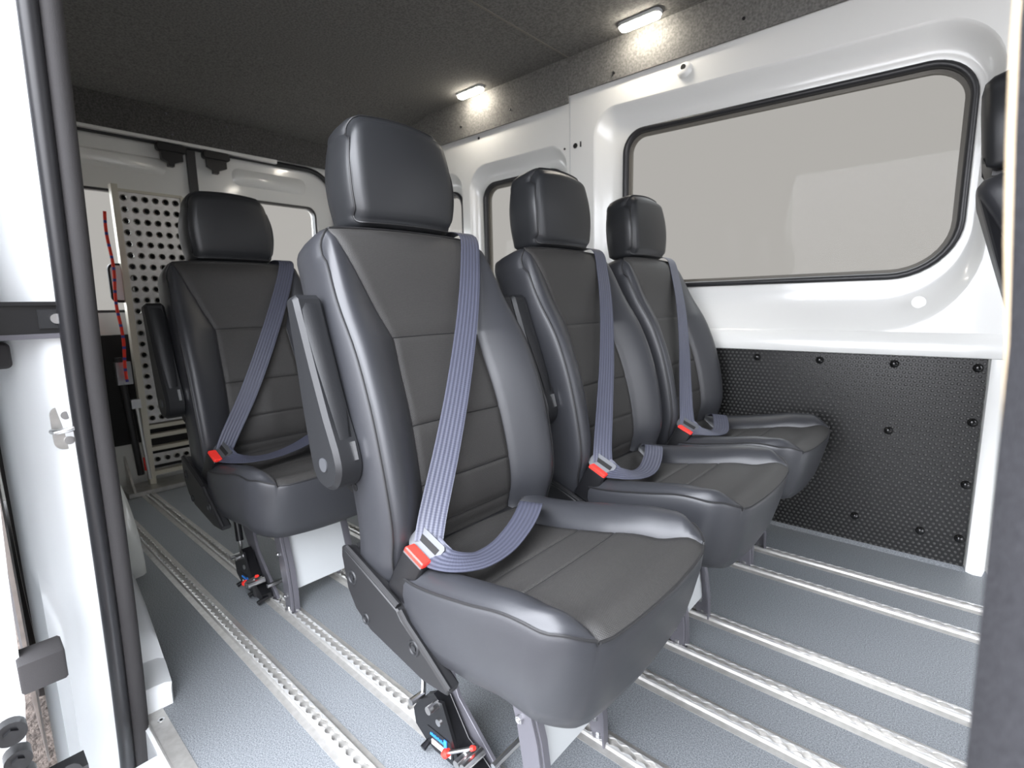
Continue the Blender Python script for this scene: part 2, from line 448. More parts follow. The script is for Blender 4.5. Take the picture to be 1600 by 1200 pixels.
def head_mesh():
    Hh = .192
    hw = lambda t: sinterp([(0, .112), (.3, .119), (.6, .119), (.85, .112), (1, .106)], t)
    def hfun(t, u):
        au = abs(u); r = .22; q = max(0, (au-(1-r))/r)
        top = Hh-.006*au*au-.028*(1-math.sqrt(max(0, 1-q*q)))
        q2 = max(0, (au-.88)/.12); bot = .012*(1-math.sqrt(max(0, 1-q2*q2)))
        return bot+(top-bot)*t
    trows = [0, .01, .03, .06]+[.1+.8*k/14 for k in range(15)]+[.94, .97, .99, 1]
    us = [-1, -.99, -.97, -.94]+[-.9+1.8*k/16 for k in range(17)]+[.94, .97, .99, 1]
    def front(u, t):
        return .010*(1-u*u)+.008*math.sin(PI*t)-.010*ss(.88, 1, abs(u))-.014*ss(.90, 1, t)-.010*ss(.08, 0, t)
    prof = [(.002, .003, 1), (.005, .010, 1), (.006, .03, .5), (.005, .07, 0), (.002, .09, 0), (-.008, .104, 0), (-.03, .110, 0)]
    return pillow(F_head, hw, trows, lambda t: us, hfun, front, prof, lambda i, j: 0)

def strip(pts, widths, dirs, name, matn, parent, thick=.0016):
    """flat webbing along pts; dirs = width directions"""
    P = [Vector(p) for p in pts]
    # resample smooth
    Q = []; D = []
    n = len(P)
    for i in range(n-1):
        p0 = P[max(i-1, 0)]; p1 = P[i]; p2 = P[i+1]; p3 = P[min(i+2, n-1)]
        for k in range(6):
            t = k/6
            Q.append(.5*((2*p1)+(p2-p0)*t+(2*p0-5*p1+4*p2-p3)*t*t+(-p0+3*p1-3*p2+p3)*t**3))
            D.append(Vector(dirs[i]).lerp(Vector(dirs[i+1]), t).normalized())
    Q.append(P[-1]); D.append(Vector(dirs[-1]).normalized())
    mb = MB(); acc = 0; loops = []
    for i, q in enumerate(Q):
        t = (Q[min(i+1, len(Q)-1)]-Q[max(i-1, 0)]).normalized(); w = D[i]; w = (w-t*w.dot(t)).normalized(); nn = t.cross(w)
        if i: acc += (Q[i]-Q[i-1]).length
        hw_ = widths/2
        loop = [q-w*hw_-nn*thick/2, q-w*hw_*.5-nn*thick/2, q-nn*thick/2, q+w*hw_*.5-nn*thick/2, q+w*hw_-nn*thick/2, q+w*hw_+nn*thick/2, q+w*hw_*.5+nn*thick/2, q+nn*thick/2, q-w*hw_*.5+nn*thick/2, q-w*hw_+nn*thick/2]
        for kk, uu in enumerate((0, .25, .5, .75, 1, 1, .75, .5, .25, 0)): mb.uv[len(loops)*10+kk] = (uu, acc)
        loops.append(loop)
    mb.ring(loops, 0, True, True, True)
    return mb.build(name, matn, parent, smooth=50, recalc=False)

def XZ(y0):   # prism mapping in the XZ plane
    return lambda a, b, d: Vector((a, y0+d, b))

def make_armrest(parent, ys, side):
    """side -1: outer side faces -Y. ys = inner plane"""
    prof = []
    c = Vector((-.150, .572)); r = .043
    top = Vector((-.222, .838)); tw = .017
    ax = (top-c).normalized(); nrm = Vector((ax.y, -ax.x))
    # outline ccw
    pts = []
    for k in range(13):
        a = PI+k/12*PI
        pts.append(c + nrm*math.cos(a)*r + ax*math.sin(a)*r)
    pts += [c+nrm*r*.98+ax*.02, c+nrm*.034+ax*.07, c+nrm*.026+ax*.15, top+nrm*tw*1.1-ax*.03, top+nrm*tw-ax*.008, top+nrm*(tw-.007), top-nrm*(tw-.006)+ax*.001, top-nrm*tw-ax*.008, top-nrm*tw*1.3-ax*.06, c-nrm*.036+ax*.10, c-nrm*r*.98+ax*.03]
    pts = [(p.x, p.y) for p in pts]
    mb = MB()
    y0, y1 = (ys-.055, ys-.006) if side < 0 else (ys+.006, ys+.054)
    mb.prism(pts, XZ(0), y0, y1, 0, bev=.007)
    o = mb.build('armrest', 'arm_plastic', parent, smooth=35)
    # raised pad along the front face
    q = MB(); pp = []
    for s_, wd in ((.05, .014), (.12, .013), (.25, .011), (.262, .008)):
        pass
    a0 = c+ax*.06+nrm*.040; a1 = top+nrm*(tw*.9)-ax*.012
    yc = (y0+y1)/2
    q.ring([[Vector((p.x, yc-w_, p.y)), Vector((p.x+nrm.x*e, yc-w_*.5, p.y+nrm.y*e)), Vector((p.x+nrm.x*e, yc+w_*.5, p.y+nrm.y*e)), Vector((p.x, yc+w_, p.y))]
            for p, w_, e in ((a0-ax*.03, .010, .0), (a0.lerp(a1, .12), .014, .003), (a0.lerp(a1, .5), .017, .005), (a0.lerp(a1, .93), .018, .005), (a1, .015, .001))], 0, True, True, True)
    q.build('arm_pad', 'arm_plastic', o, smooth=30)
    cp = MB(); yo = y0 if side < 0 else y1
    cp.cyl((c.x, yo-.0015*(-side)*-1*0, c.y), (c.x, yo+side*.002, c.y), .0115, 20)
    cp.build('pivot_cap', 'tongue_grey', o)
    sl = MB(); k_ = c+nrm*.044+ax*.012
    sl.box(-.0045, .0008, yc+.006, yc+.012, -.015, .015, 0, Matrix.Translation((k_.x, 0, k_.y)) @ Matrix.Rotation(-math.atan2(ax.x, ax.y)*-1, 4, 'Y'))
    sl.build('hinge_pin', 'steel', o)
    mt_ = MB(); yi = ys-.006 if side < 0 else ys+.006
    mt_.prism([(c.x+.030*math.cos(a), c.y-.028+.034*math.sin(a)) for a in [2*PI*k/20 for k in range(20)]], XZ(0), min(yi, ys), max(yi, ys)+.0, 0)
    mt_.cyl((c.x+.012, yi+side*.004, c.y-.048), (c.x+.012, yi, c.y-.048), .006, 10)
    mt_.build('arm_mount', 'plastic', o)
    return o

_cache = {}
def make_seat(name, loc, label, legs=(.19/2), far_arm=False, near_arm=True, simple=False, cat='seat', group=None, belt=True):
    t = empty(name, loc, label, cat, group)
    def put(key, nm, builder, parent):
        if key in _cache:
            for me in _cache[key]:
                o = bpy.data.objects.new(nm, me); C.objects.link(o); o.parent = parent
            return o
        o = builder(); o = o if isinstance(o, list) else [o]
        for k in o: k.parent = parent
        _cache[key] = [k.data for k in o]; return o[-1]
    def bld(fn, mats, nm):
        def g():
            mb, rim, grid = fn(); return mb.build(nm, mats, None, smooth=60)
        return g
    def pip(fn, nm, r=.0022):
        def g():
            mb, rim, grid = fn(); q = MB(); q.tube(rim, r, 6, closed=True); return q.build(nm, 'piping', None)
        return g
    cu = put('cush', 'seat_cushion', bld(cush_mesh, ['leather', 'fabric'], 'seat_cushion'), t)
    def seamer(fn, rows, r=.0009):
        def g():
            mb, rim, grid = fn(); F = F_back if fn is back_mesh else F_cush
            q = MB(); nu = len(grid[0]); ia, ib = iboundary(nu)
            for c in (ia, ib): q.tube([F(r_[c][0], r_[c][1], r_[c][2]+.0008) for r_ in grid[2:-2]], r, 5)
            ts = fn.trows
            for s_ in rows:
                j = min(range(len(ts)), key=lambda k: abs(ts[k]-s_))
                q.tube([F(p[0], p[1], p[2]+.0006) for p in grid[j][ia:ib+1]], r, 5)
            return q.build('stitching', 'piping', None)
        return g
    put('cushs', 'stitching', seamer(cush_mesh, [.36, .56]), cu)
    put('cushp', 'piping', pip(cush_mesh, 'piping'), cu)
    ba = put('back', 'backrest', bld(back_mesh, ['leather', 'fabric'], 'backrest'), t)
    put('backs', 'stitching', seamer(back_mesh, [.15, .28, .45, .695]), ba)
    put('backp', 'piping', pip(back_mesh, 'piping'), ba)
    hd = put('head', 'headrest', bld(head_mesh, ['headrest_leather'], 'headrest'), t)
    put('headp', 'piping', pip(head_mesh, 'piping', .0018), hd)
    def posts():
        q = MB()
        q.box(-.325, -.262, -.085, .085, .950, .985)
        for s_ in (-.055, .055): q.cyl((-.285, s_, .92), (-.30, s_, 1.0), .008, 10)
        return q.pieces('headrest_post', 'gloss_black', None)
    put('posts', 'headrest_post', posts, t)
    def shell():   # hard back shell and seat pan
        q = MB()
        q.prism([(-.17, .30), (-.05, .285), (.20, .292), (.20, .312), (-.04, .36), (-.14, .42), (-.19, .40)], XZ(0), -.19, .19)
        return q.build('seat_pan', 'plastic', None)
    put('pan', 'seat_pan', shell, t)
    # hinge covers
    def cover():
        q = MB(); pl = [(-.185, .393), (-.172, .335), (-.150, .305), (-.108, .282), (.03, .258), (.083, .262), (.087, .272), (-.018, .340), (-.028, .352), (-.080, .372), (-.172, .407), (-.183, .405)]
        q.prism(pl, XZ(0), -.224, -.200, 0, bev=.003)
        rimp = [(-.180, .405), (-.172, .409), (-.080, .376), (-.030, .356)]
        q.tube([(a, -.219, b) for a, b in rimp], .0055, 8)
        q.tube([(-.026, -.219, .350), (-.010, -.219, .334), (.030, -.219, .308), (.084, -.219, .270)], .0055, 8)
        o = q.build('hinge_cover', 'plastic', None, smooth=35)
        return o
    hc = put('cover', 'hinge_cover', cover, t)
    def screws():
        q = MB()
        for a, b, r_ in ((-.153, .362, .011), (-.118, .300, .008), (.012, .306, .011)):
            q.tube([(a+r_*math.cos(2*PI*k/20), -.2245, b+r_*math.sin(2*PI*k/20)) for k in range(20)], .0022, 6, closed=True)
            q.cyl((a, -.226, b), (a, -.222, b), r_*.5, 6)
        return q.pieces('screw', 'arm_plastic', None)
    put('screws', 'screw', screws, hc)
    def cover2():
        q = MB(); pl = [(-.185, .393), (-.172, .335), (-.150, .305), (-.108, .282), (.03, .258), (.083, .262), (.087, .272), (-.018, .340), (-.028, .352), (-.080, .372), (-.172, .407), (-.183, .405)]
        q.prism(pl, XZ(0), .200, .224, 0, bev=.003); return q.build('hinge_cover', 'plastic', None, smooth=35)
    put('cover2', 'hinge_cover', cover2, t)
    if near_arm: make_armrest(t, -.206, -1)
    if far_arm: make_armrest(t, .206, 1)
    # belt
    if belt:
        bk = empty_part('seat_belt', t) if False else None
        w = .046
        strip([(-.352, .150, .86), (-.342, .150, .935), (-.300, .152, .974), (-.238, .155, .968), (-.200, .125, .905), (-.150, .065, .80), (-.105, -.005, .680), (-.070, -.070, .575), (-.034, -.138, .482), (-.018, -.163, .445)], w,
                   [(0, 1, 0), (0, 1, 0), (0, 1, 0), (.05, 1, 0), (.12, 1, -.05), (.22, 1, -.08), (.32, .95, -.12), (.45, .85, -.2), (.62, .70, -.28), (.82, .35, -.42)], 'belt_webbing', 'webbing', t)
        strip([(-.012, -.160, .436), (.004, -.167, .432), (.028, -.165, .430), (.048, -.144, .426), (.054, -.108, .420), (.044, -.055, .416), (.026, .000, .418), (.006, .050, .424), (-.016, .092, .430), (-.042, .122, .415)], w,
              [(-.1, .5, .8), (0, .8, .5), (-.1, 1, .2), (-.6, .8, .1), (-1, .2, .05), (-1, -.35, .05), (-1, -.45, .05), (-1, -.5, .1), (-.9, -.6, .1), (-.8, -.6, .1)], 'lap_webbing', 'webbing', t)
        # buckle
        ax = Vector((.42, .14, .88)).normalized(); ny = Vector((.88, .05, -.42)); ny = (ny-ax*ny.dot(ax)).normalized(); nx = ny.cross(ax)
        base = Vector((-.048, -.200, .362))
        MX = Matrix(((nx.x, ny.x, ax.x, base.x), (nx.y, ny.y, ax.y, base.y), (nx.z, ny.z, ax.z, base.z), (0, 0, 0, 1)))
        q = MB(); q.prism(rr(-.012, .012, -.024, .024, .004, 3), lambda a, b, d: MX @ Vector((a, b, d)), 0, .078, 0, bev=.003)
        q.build('buckle', 'gloss_black', t, smooth=30)
        q = MB(); q.prism(rr(-.0105, .0105, -.0225, .0225, .003, 3), lambda a, b, d: MX @ Vector((a, b, d)), .070, .084, 0, bev=.002)
        rb = q.build('release_button', 'red', t, smooth=30)
        q = MB(); A2 = Vector((.25, .62, .62)).normalized(); n2 = (ny-A2*ny.dot(A2)).normalized(); x2 = n2.cross(A2); b2 = base+ax*.070+Vector((-.008, .002, -.004))
        M2 = Matrix(((x2.x, n2.x, A2.x, b2.x), (x2.y, n2.y, A2.y, b2.y), (x2.z, n2.z, A2.z, b2.z), (0, 0, 0, 1)))
        outer = [(-.012, .0), (.012, .0), (.022, .012), (.031, .020), (.031, .044), (.027, .048), (-.027, .048), (-.031, .044), (-.031, .020), (-.022, .012)]
        hole = [(-.024, .030), (.024, .030), (.024, .038), (-.024, .038)]
        for d_ in (-.0035, .0035): q.fill(outer, [hole], lambda a, b: M2 @ Vector((d_, a, b)))
        for L_ in (outer, hole): q.ring([[M2 @ Vector((-.0035, a, b)) for a, b in L_], [M2 @ Vector((.0035, a, b)) for a, b in L_]])
        q.box(.0036, .0040, -.024, .024, .029, .039, 1, M2)
        q.build('belt_tongue', ['tongue_grey', 'void_black'], t, smooth=20)
    if simple: return t
    # ---- leg frames
    for s_ in (-1, 1):
        y = s_*legs
        q = MB()
        q.prism([(-.175, .30), (-.205, .285), (-.185, .245), (-.115, .135), (-.06, .06), (.005, .012), (.045, .0), (.075, 0), (.070, .018), (-.035, .115), (-.055, .165), (-.03, .25), (-.02, .30)], XZ(0), y-.004, y+.004, 0, bev=.001)
        q.build('rear_leg', 'grey_frame', t, smooth=30)
        q = MB()
        out = [(.125, .0), (.160, .0), (.158, .06), (.148, .13), (.125, .21), (.095, .30), (.045, .30), (.075, .24), (.105, .15), (.118, .07)]
        q.prism(out, XZ(0), y-.004, y+.004, 0, bev=.001)
        # folded front flange of the leg
        fl = [(.160, .0), (.158, .06), (.148, .13), (.125, .21), (.095, .30)]
        q.ring([[Vector((a, y-.004*s_, b)), Vector((a+.004, y-.004*s_, b)), Vector((a+.004, y+.018*-s_, b)), Vector((a, y+.018*-s_, b))] for a, b in fl], 0, True, True, True)
        lg = q.build('front_leg', 'grey_frame', t, smooth=30)
        q = MB()
        for a, b in ((.135, .045), (.115, .16)): q.cyl((a, y-.010, b), (a, y+.010, b), .007, 6); q.cyl((a, y-.012, b), (a, y+.012, b), .004, 8)
        q.pieces('bolt', 'steel', lg)
        q = MB(); q.cyl((.142, y, -.004), (.142, y, .010), .014, 16); q.cyl((.142, y, .010), (.142, y, .016), .007, 6)
        q.cyl((.062, y, -.004), (.062, y, .010), .012, 16)
        q.pieces('foot_stud', 'steel', lg)
    q = MB()
    fl = [(.138, .055), (.135, .09), (.127, .14), (.117, .18), (.103, .225), (.080, .285)]
    q.ring([[Vector((a, -legs+.006, b)), Vector((a+.003, -legs+.006, b)), Vector((a+.003, legs-.006, b)), Vector((a, legs-.006, b))] for a, b in fl], 0, True, True, True)
    q.build('front_panel', 'grey_panel', t, smooth=30)
    q = MB(); q.box(-.10, .02, -legs, legs, .262, .30); q.build('cross_bar', 'grey_frame', t, smooth=0)
    q = MB(); q.cyl((-.10, -legs, .15), (-.10, legs, .15), .008); q.build('cross_rod', 'grey_frame', t, smooth=30)
    # ---- floor lock on the near rear foot
    y = -legs-.022; dx_ = .028
    q = MB()
    q.prism([(-.155, .030), (-.160, .062), (-.140, .090), (-.112, .108), (-.095, .128), (-.078, .118), (-.030, .052), (.000, .040), (.030, .022), (.030, .004), (-.10, .004), (-.125, .012)], XZ(0), y-.016, y+.010, 0, bev=.001)
    q.prism([(-.075, .125), (-.063, .128), (-.01, .004), (-.022, .004)], XZ(0), y-.022, y-.016, 0)
    lk = q.build('floor_lock', 'gloss_black', t, smooth=30)
    q = MB()
    for a, b, r_, e in ((-.088, .108, .008, .020), (-.082, .074, .007, .003), (.018, .062, .008, .03), (.000, .058, .008, .03), (-.150, .088, .007, .014)):
        q.cyl((a, y-.016-e, b), (a, y, b), r_, 12)
    q.cyl((.05, y-.006, .055), (.05, y+.07, .055), .006, 8)
    q.tube([(-.150, y, .088), (-.146, y, .12), (-.150, y, .16)], .005, 8)
    q.pieces('bolt', 'steel', lk, smooth=30)
    q = MB(); q.cyl((-.148, y, .135), (-.158, y, .215), .010, 10); q.build('strap_end', 'gloss_black', lk)
    q = MB(); q.box(-.004, .004, -.001, 0, -.020, .020); 
    q2 = MB(); q2.cyl((-.040, y-.030, .046), (.012, y-.018, .078), .0035, 8); q2.build('lever', 'steel', lk)
    q2 = MB(); q2.tube([(-.052, y-.033, .038), (-.047, y-.032, .041), (-.040, y-.030, .046)], [.005, .0085, .007], 12); q2.tube([(.010, y-.018, .077), (.016, y-.017, .080)], [.005, .004], 10); q2.pieces('lever_knob', 'red', lk)
    q2 = MB(); q2.cyl((.008, y-.03, .060), (.008, y-.03, .060), .001) if False else None
    q2.box(-.105, -.050, y-.0185, y-.0165, .016, .026, 0); q2.box(-.118, -.044, y-.017, y-.0162, .010, .048, 2)
    for k in range(9): q2.box(-.108+k*.0045, -.1055+k*.0045, y-.0185, y-.0165, .034, .0385+.0012*(k % 2), 1)
    q2.box(-.068, -.060, y-.0185, y-.0165, .028, .046, 1)
    q2.build('lock_label', ['label_white', 'blue', 'gloss_black'], lk, smooth=0)
    q = MB()
    for a in (-.118, -.03, .035):
        q.tube([(a, y-.030, .006), (a, y-.018, .010), (a, y, .012)], [.007, .006, .005], 10)
    q.pieces('release_tab', 'gloss_black', lk)
    lk.location = (.026, 0, .008); lk.scale = (.94, 1, .95)
    return t

# ------------------------------------------------------------------ THE ROOM
FARY = 1.97; XR = -2.9
# floor
q = MB(); q.box(XR, 1.25, .217, 1.975, -.02, 0.0); struct(q.build('floor', 'floor_vinyl', None, smooth=0), 'grey speckled vinyl floor of the van', 'floor')
q = MB(); q.prism([(FARY-.018, 0), (FARY+.004, 0), (FARY+.004, .012), (FARY-.005, .010), (FARY-.012, .004)], lambda a, b, d: Vector((d, a, b)), XR, 1.2)
struct(q.build('baseboard_right', 'floor_vinyl'), 'grey coved floor edge along the black side panel', 'floor edge')
# ceiling, dropping towards the rear
q = MB(); prof = [(1.25, 1.855), (-.75, 1.852), (-2.28, 1.845), (-2.6, 1.80), (-2.9, 1.735), (-2.95, 1.73)]
q.ring([[Vector((x, .1, z)), Vector((x, 2.03, z)), Vector((x, 2.03, z+.03)), Vector((x, .1, z+.03))] for x, z in prof], 0, True, True, True)
cl = struct(q.build('ceiling', 'felt', None, smooth=50), 'dark grey felt roof lining', 'ceiling')
q = MB(); q.box(-1.380, -1.372, .17, 1.945, 1.8475, 1.8510); q.build('seam_strip', 'seam', cl, smooth=0)
# far-side felt cove strips with a step at the seam
def cove(x0, x1, zlo, nm, lab, ph):
    q = MB(); zz = lambda x: 1.845 if x > -2.28 else 1.845-(min(-2.28-x, .62))*.175
    xs = [x0+(x1-x0)*k/12 for k in range(13)]
    q.ring([[Vector((x, 1.962, zlo)), Vector((x, 1.957, zlo)), Vector((x, 1.950, (zlo+zz(x))/2)), Vector((x, 1.940, zz(x)+.006)), Vector((x, 1.962, zz(x)+.006))] for x in xs], 0, True, True, True)
    o = struct(q.build(nm, 'felt', None, smooth=50), lab, 'roof trim')
    s_ = MB()
    for x, z in ph: s_.cyl((x, 1.957, z), (x, 1.948, z), .005, 10)
    s_.pieces('screw', 'plastic', o)
cove(-1.384, .35, 1.705, 'trim_1', 'light grey felt strip above the big side window', [(-.66, 1.755), (-1.16, 1.73), (-.2, 1.745)])
cove(-2.9, -1.386, 1.675, 'trim_2', 'grey felt strip above the smaller side windows', [(-1.72, 1.73), (-2.06, 1.73), (-2.4, 1.72)])
# rear felt header
q = MB(); q.prism([(XR+.03, 1.61), (XR+.036, 1.61), (XR+.05, 1.745), (XR+.03, 1.745)], lambda a, b, d: Vector((a, d, b)), .17, 1.955)
o = struct(q.build('trim_3', 'felt_dark', None, smooth=0), 'dark felt strip over the rear doors', 'roof trim')
q = MB()
for y, z in ((.47, 1.72), (.478, 1.635), (.84, 1.715), (.86, 1.63), (1.10, 1.715), (1.12, 1.63), (1.37, 1.715), (1.37, 1.63)): q.cyl((XR+.034+.014*(z-1.61)/.135, y, z), (XR+.045+.014*(z-1.61)/.135, y, z), .004, 8)
q.pieces('screw', 'grey_frame', o)

# ---- right-hand (far) wall with three windows
def warp(p): return (p[0], p[1]-.030*max(0, (p[0]+1.10))*max(0, (p[1]-.88))/.62) if p[0] > -1.3 else p
W = [
 dict(o=rr(-1.265, .015, .700, 1.615, (.12, .26, .17, .10), 10), r=rr(-1.165, -.018, .845, 1.535, (.12, .19, .14, .11), 10), w=rr(-1.140, -.040, .877, 1.512, (.10, .165, .115, .085), 10)),
 dict(o=rr(-2.030, -1.405, .840, 1.525, (.10, .10, .10, .12), 10), r=rr(-1.985, -1.425, .900, 1.465, (.10, .1, .1, .10), 10), w=rr(-1.965, -1.440, .925, 1.435, (.08, .09, .09, .08), 10)),
 dict(o=rr(-2.780, -2.085, .840, 1.525, (.10, .10, .10, .10), 10), r=rr(-2.740, -2.105, .900, 1.465, (.10, .1, .1, .10), 10), w=rr(-2.720, -2.125, .925, 1.435, (.08, .09, .09, .08), 10))]
for w in W:
    for k in 'orw': w[k] = [warp(p) for p in w[k]]
q = MB()
q.fill([(-2.95, .64), (1.25, .64), (1.25, 1.90), (-2.95, 1.90)], [w['o'] for w in W], lambda a, b: Vector((a, FARY, b)))
def lerp2(A, B, t): return [(a[0]*(1-t)+b[0]*t, a[1]*(1-t)+b[1]*t) for a, b in zip(A, B)]
for w in W:
    O, Rr_, Wn = w['o'], w['r'], w['w']
    L = [(O, 1.97), (lerp2(O, Rr_, .05), 1.9715), (lerp2(O, Rr_, .12), 1.975), (lerp2(O, Rr_, .30), 1.988), (lerp2(O, Rr_, .5), 2.001), (lerp2(O, Rr_, .75), 2.012), (lerp2(O, Rr_, .93), 2.016), (Rr_, 2.0165), (lerp2(Rr_, Wn, .5), 2.017), (Wn, 2.020), (Wn, 2.045)]
    q.ring([[Vector((a, y, b)) for a, b in loop] for loop, y in L])
q.box(-2.95, 1.25, 2.047, 2.06, -.1, .70)
q.box(-2.95, 1.25, 1.985, 2.046, -.1, .639)
q.box(.098, 1.25, 1.972, 1.985, 0, .64)
wr = struct(q.build('wall_right', 'white_paint', None, smooth=35), 'white painted inner side wall with window openings', 'wall')
# ledge under the big window and the post ending the black panel
q = MB(); q.prism([(1.972, .712), (1.966, .706), (1.958, .690), (1.950, .668), (1.949, .650), (1.953, .641), (1.972, .637)], lambda a, b, d: Vector((d, a, b)), -2.9, .095)
struct(q.build('trim_4', 'white_paint', None, smooth=50), 'white pressed ledge under the side windows', 'wall trim')
q = MB(); q.prism([(.052, 1.972), (.056, 1.955), (.075, 1.948), (.092, 1.952), (.100, 1.972)], lambda a, b, d: Vector((a, b, d)), .0, .64)
q.prism([(.100, 1.972), (.104, 1.962), (.128, 1.962), (.132, 1.972)], lambda a, b, d: Vector((a, b, d)), .0, .60)
struct(q.build('trim_5', 'white_paint', None, smooth=50), 'white upright post at the front end of the black side panel', 'wall trim')
# small fittings in the wall
q = MB(); q.tube([(-.87, 1.971, 1.662), (-.87, 1.962, 1.664), (-.87, 1.955, 1.666)], [.030, .026, .016], 20)
o = q.build('coat_hook_boss', 'white_paint', wr)
q = MB(); q.cyl((-.87, 1.956, 1.667), (-.87, 1.953, 1.667), .010, 16); q.pieces('hole', 'void_black', o)
q = MB()
for x, z, r_ in ((-1.358, 1.497, .011), (-1.415, 1.495, .005), (-1.95, 1.655, .007)): q.cyl((x, 1.972, z), (x, 1.968, z), r_, 14)
q.box(-1.333, -1.327, 1.968, 1.972, 1.487, 1.509); q.pieces('hole', 'void_black', wr)
q = MB(); q.cyl((-.12, 1.998, .80), (-.12, 1.992, .80), .018, 20); q.build('plug', 'white_paint', wr)
q = MB(); q.box(-1.3865, -1.3845, 1.9685, 1.9705, .72, 1.70); q.build('panel_seam', 'grey_panel', wr)
for i, w in enumerate(W):
    q = MB(); Wn = w['w']
    cx = sum(p[0] for p in Wn)/len(Wn); cz = sum(p[1] for p in Wn)/len(Wn)
    def off(P, o):
        out = []
        n = len(P)
        for k in range(n):
            e = Vector((P[(k+1) % n][0]-P[k-1][0], P[(k+1) % n][1]-P[k-1][1])).normalized()
            out.append((P[k][0]+e.y*o, P[k][1]-e.x*o))
        return out
    L = [(off(Wn, .006), 2.0175), (off(Wn, .005), 2.008), (off(Wn, 0), 2.004), (off(Wn, -.010), 2.006), (off(Wn, -.014), 2.012), (off(Wn, -.014), 2.040)]
    q.ring([[Vector((a, y, b)) for a, b in loop] for loop, y in L])
    wo_ = struct(q.build(f'window_{i+1}', 'rubber', None, smooth=60), ('large side window with dark rubber seal', 'smaller side window behind the middle seat', 'rearmost side window, a sliver beside the tall headrest')[i], 'window')
    q = MB(); a_ = off(Wn, -.013); b_ = off(Wn, -.025)
    q.ring([[Vector((a, 2.028, b)) for a, b in a_], [Vector((a, 2.030, b)) for a, b in b_], [Vector((a, 2.044, b)) for a, b in b_]])
    q.build('glass_border', 'frit', wo_)
    q = MB(); q.prism(off(Wn, -.012), lambda a, b, d: Vector((a, d, b)), 2.041, 2.045); q.build('pane', 'glass', wo_, smooth=0)

# black dimpled side panel with screws
q = MB(); q.box(-2.88, .050, 1.966, 1.975, .010, .638)
pn = q.build('side_panel', 'panel_black', None, smooth=0); tag(pn, 'black dimpled plastic lining panel under the big side window', 'wall panel')
scr = [(-.563, .612), (-.365, .612), (-.163, .612), (.030, .612), (.032, .453), (-.162, .400), (.034, .265), (-.23, .097), (-.058, .095), (.034, .096)]
for x, z in scr:
    q = MB(); q.tube([(x, 1.968, z), (x, 1.962, z), (x, 1.957, z), (x, 1.954, z)], [.0125, .012, .009, .004], 18)
    q.build('panel_screw', 'screw_black', pn)

# ---- rear wall with two doors
q = MB()
do = rr(.22, 1.70, -.02, 1.600, (.02, .02, .17, .17), 10)
q.fill([(.10, -.05), (2.0, -.05), (2.0, 1.80), (.10, 1.80)], [do], lambda a, b: Vector((XR, a, b)))
q.ring([[Vector((XR, a, b)) for a, b in do], [Vector((XR-.03, a, b)) for a, b in do]])
struct(q.build('wall_back', 'white_paint', None, smooth=40), 'white rear frame around the two back doors', 'wall')
q = MB()
q.prism([(.17, 1.595), (.9, 1.597), (1.35, 1.592), (1.35, 1.618), (.17, 1.618)], lambda a, b, d: Vector((XR+d, a, b)), 0, .03)
struct(q.build('trim_6', 'white_paint', None, smooth=40), 'white painted header lip above the back doors', 'wall trim')
q = MB()
# door weatherstrip following the rounded frame
q.tube([(XR-.006, a, b) for a, b in do], .014, 8, closed=True)
q.box(XR-.030, XR-.004, .926, .962, 0, 1.60)
struct(q.build('trim_7', 'rubber', None), 'black rubber seal around and between the back doors', 'door seal')
def rdoor(n, y0, y1, wy0, wy1, wtop, lab):
    q = MB()
    out = rr(y0-(.02 if n == 2 else .03), y1+(.02 if n == 1 else .03), -.03, 1.63, (.01, .01, .16 if n == 2 else .01, .16 if n == 1 else .01), 8)
    win = rr(wy0, wy1, .815, wtop, .05, 8); win2 = rr(wy0+.012, wy1-.012, .828, wtop-.012, .045, 8)
    q.fill(out, [win], lambda a, b: Vector((XR-.028, a, b)))
    q.ring([[Vector((XR-.028, a, b)) for a, b in win], [Vector((XR-.05, a, b)) for a, b in win2], [Vector((XR-.07, a, b)) for a, b in win2]])
    # pressed ridge
    rd = rr(y0+.13, y1-.09, 1.455, 1.53, .03, 6) if n == 1 else rr(y0+.17, y1-.16, 1.46, 1.545, .035, 6)
    rd2 = [((a-(y0+y1)/2)*.9+(y0+y1)/2, (b-1.5)*.7+1.5) for a, b in rd]
    q.ring([[Vector((XR-.0278, a, b)) for a, b in rd], [Vector((XR-.018, a, b)) for a, b in rd2]], 0, True, False, True)
    d = struct(q.build(f'door_{n}', 'white_paint', None, smooth=40), lab, 'door')
    q = MB(); q.ring([[Vector((XR-.030, a, b)) for a, b in win], [Vector((XR-.030, a, b)) for a, b in win2], [Vector((XR-.060, a, b)) for a, b in win2]]); q.build('window_seal', 'rubber', d)
    q = MB(); q.prism(win2, lambda a, b, dd: Vector((XR-.058+dd, a, b)), 0, .004); q.build('pane', 'glass', d, smooth=0)
    q = MB(); q.box(XR-.028, XR-.015, y0+.04, y1-.03, .20, .715); q.build('lower_panel', 'dark_cloth', d)
    q = MB(); q.prism(rr(y0+.12, y0+.22, .755, .785, .008, 4), lambda a, b, dd: Vector((XR-.02+dd, a, b)), -.008, .002); q.build('grab_slot', 'void_black', d)
    return d
rdoor(1, .225, .925, .30, .855, 1.365, 'left back door, behind the perforated ramp')
rdoor(2, .963, 1.69, 1.015, 1.585, 1.400, 'right back door with clear window above the rear seat')
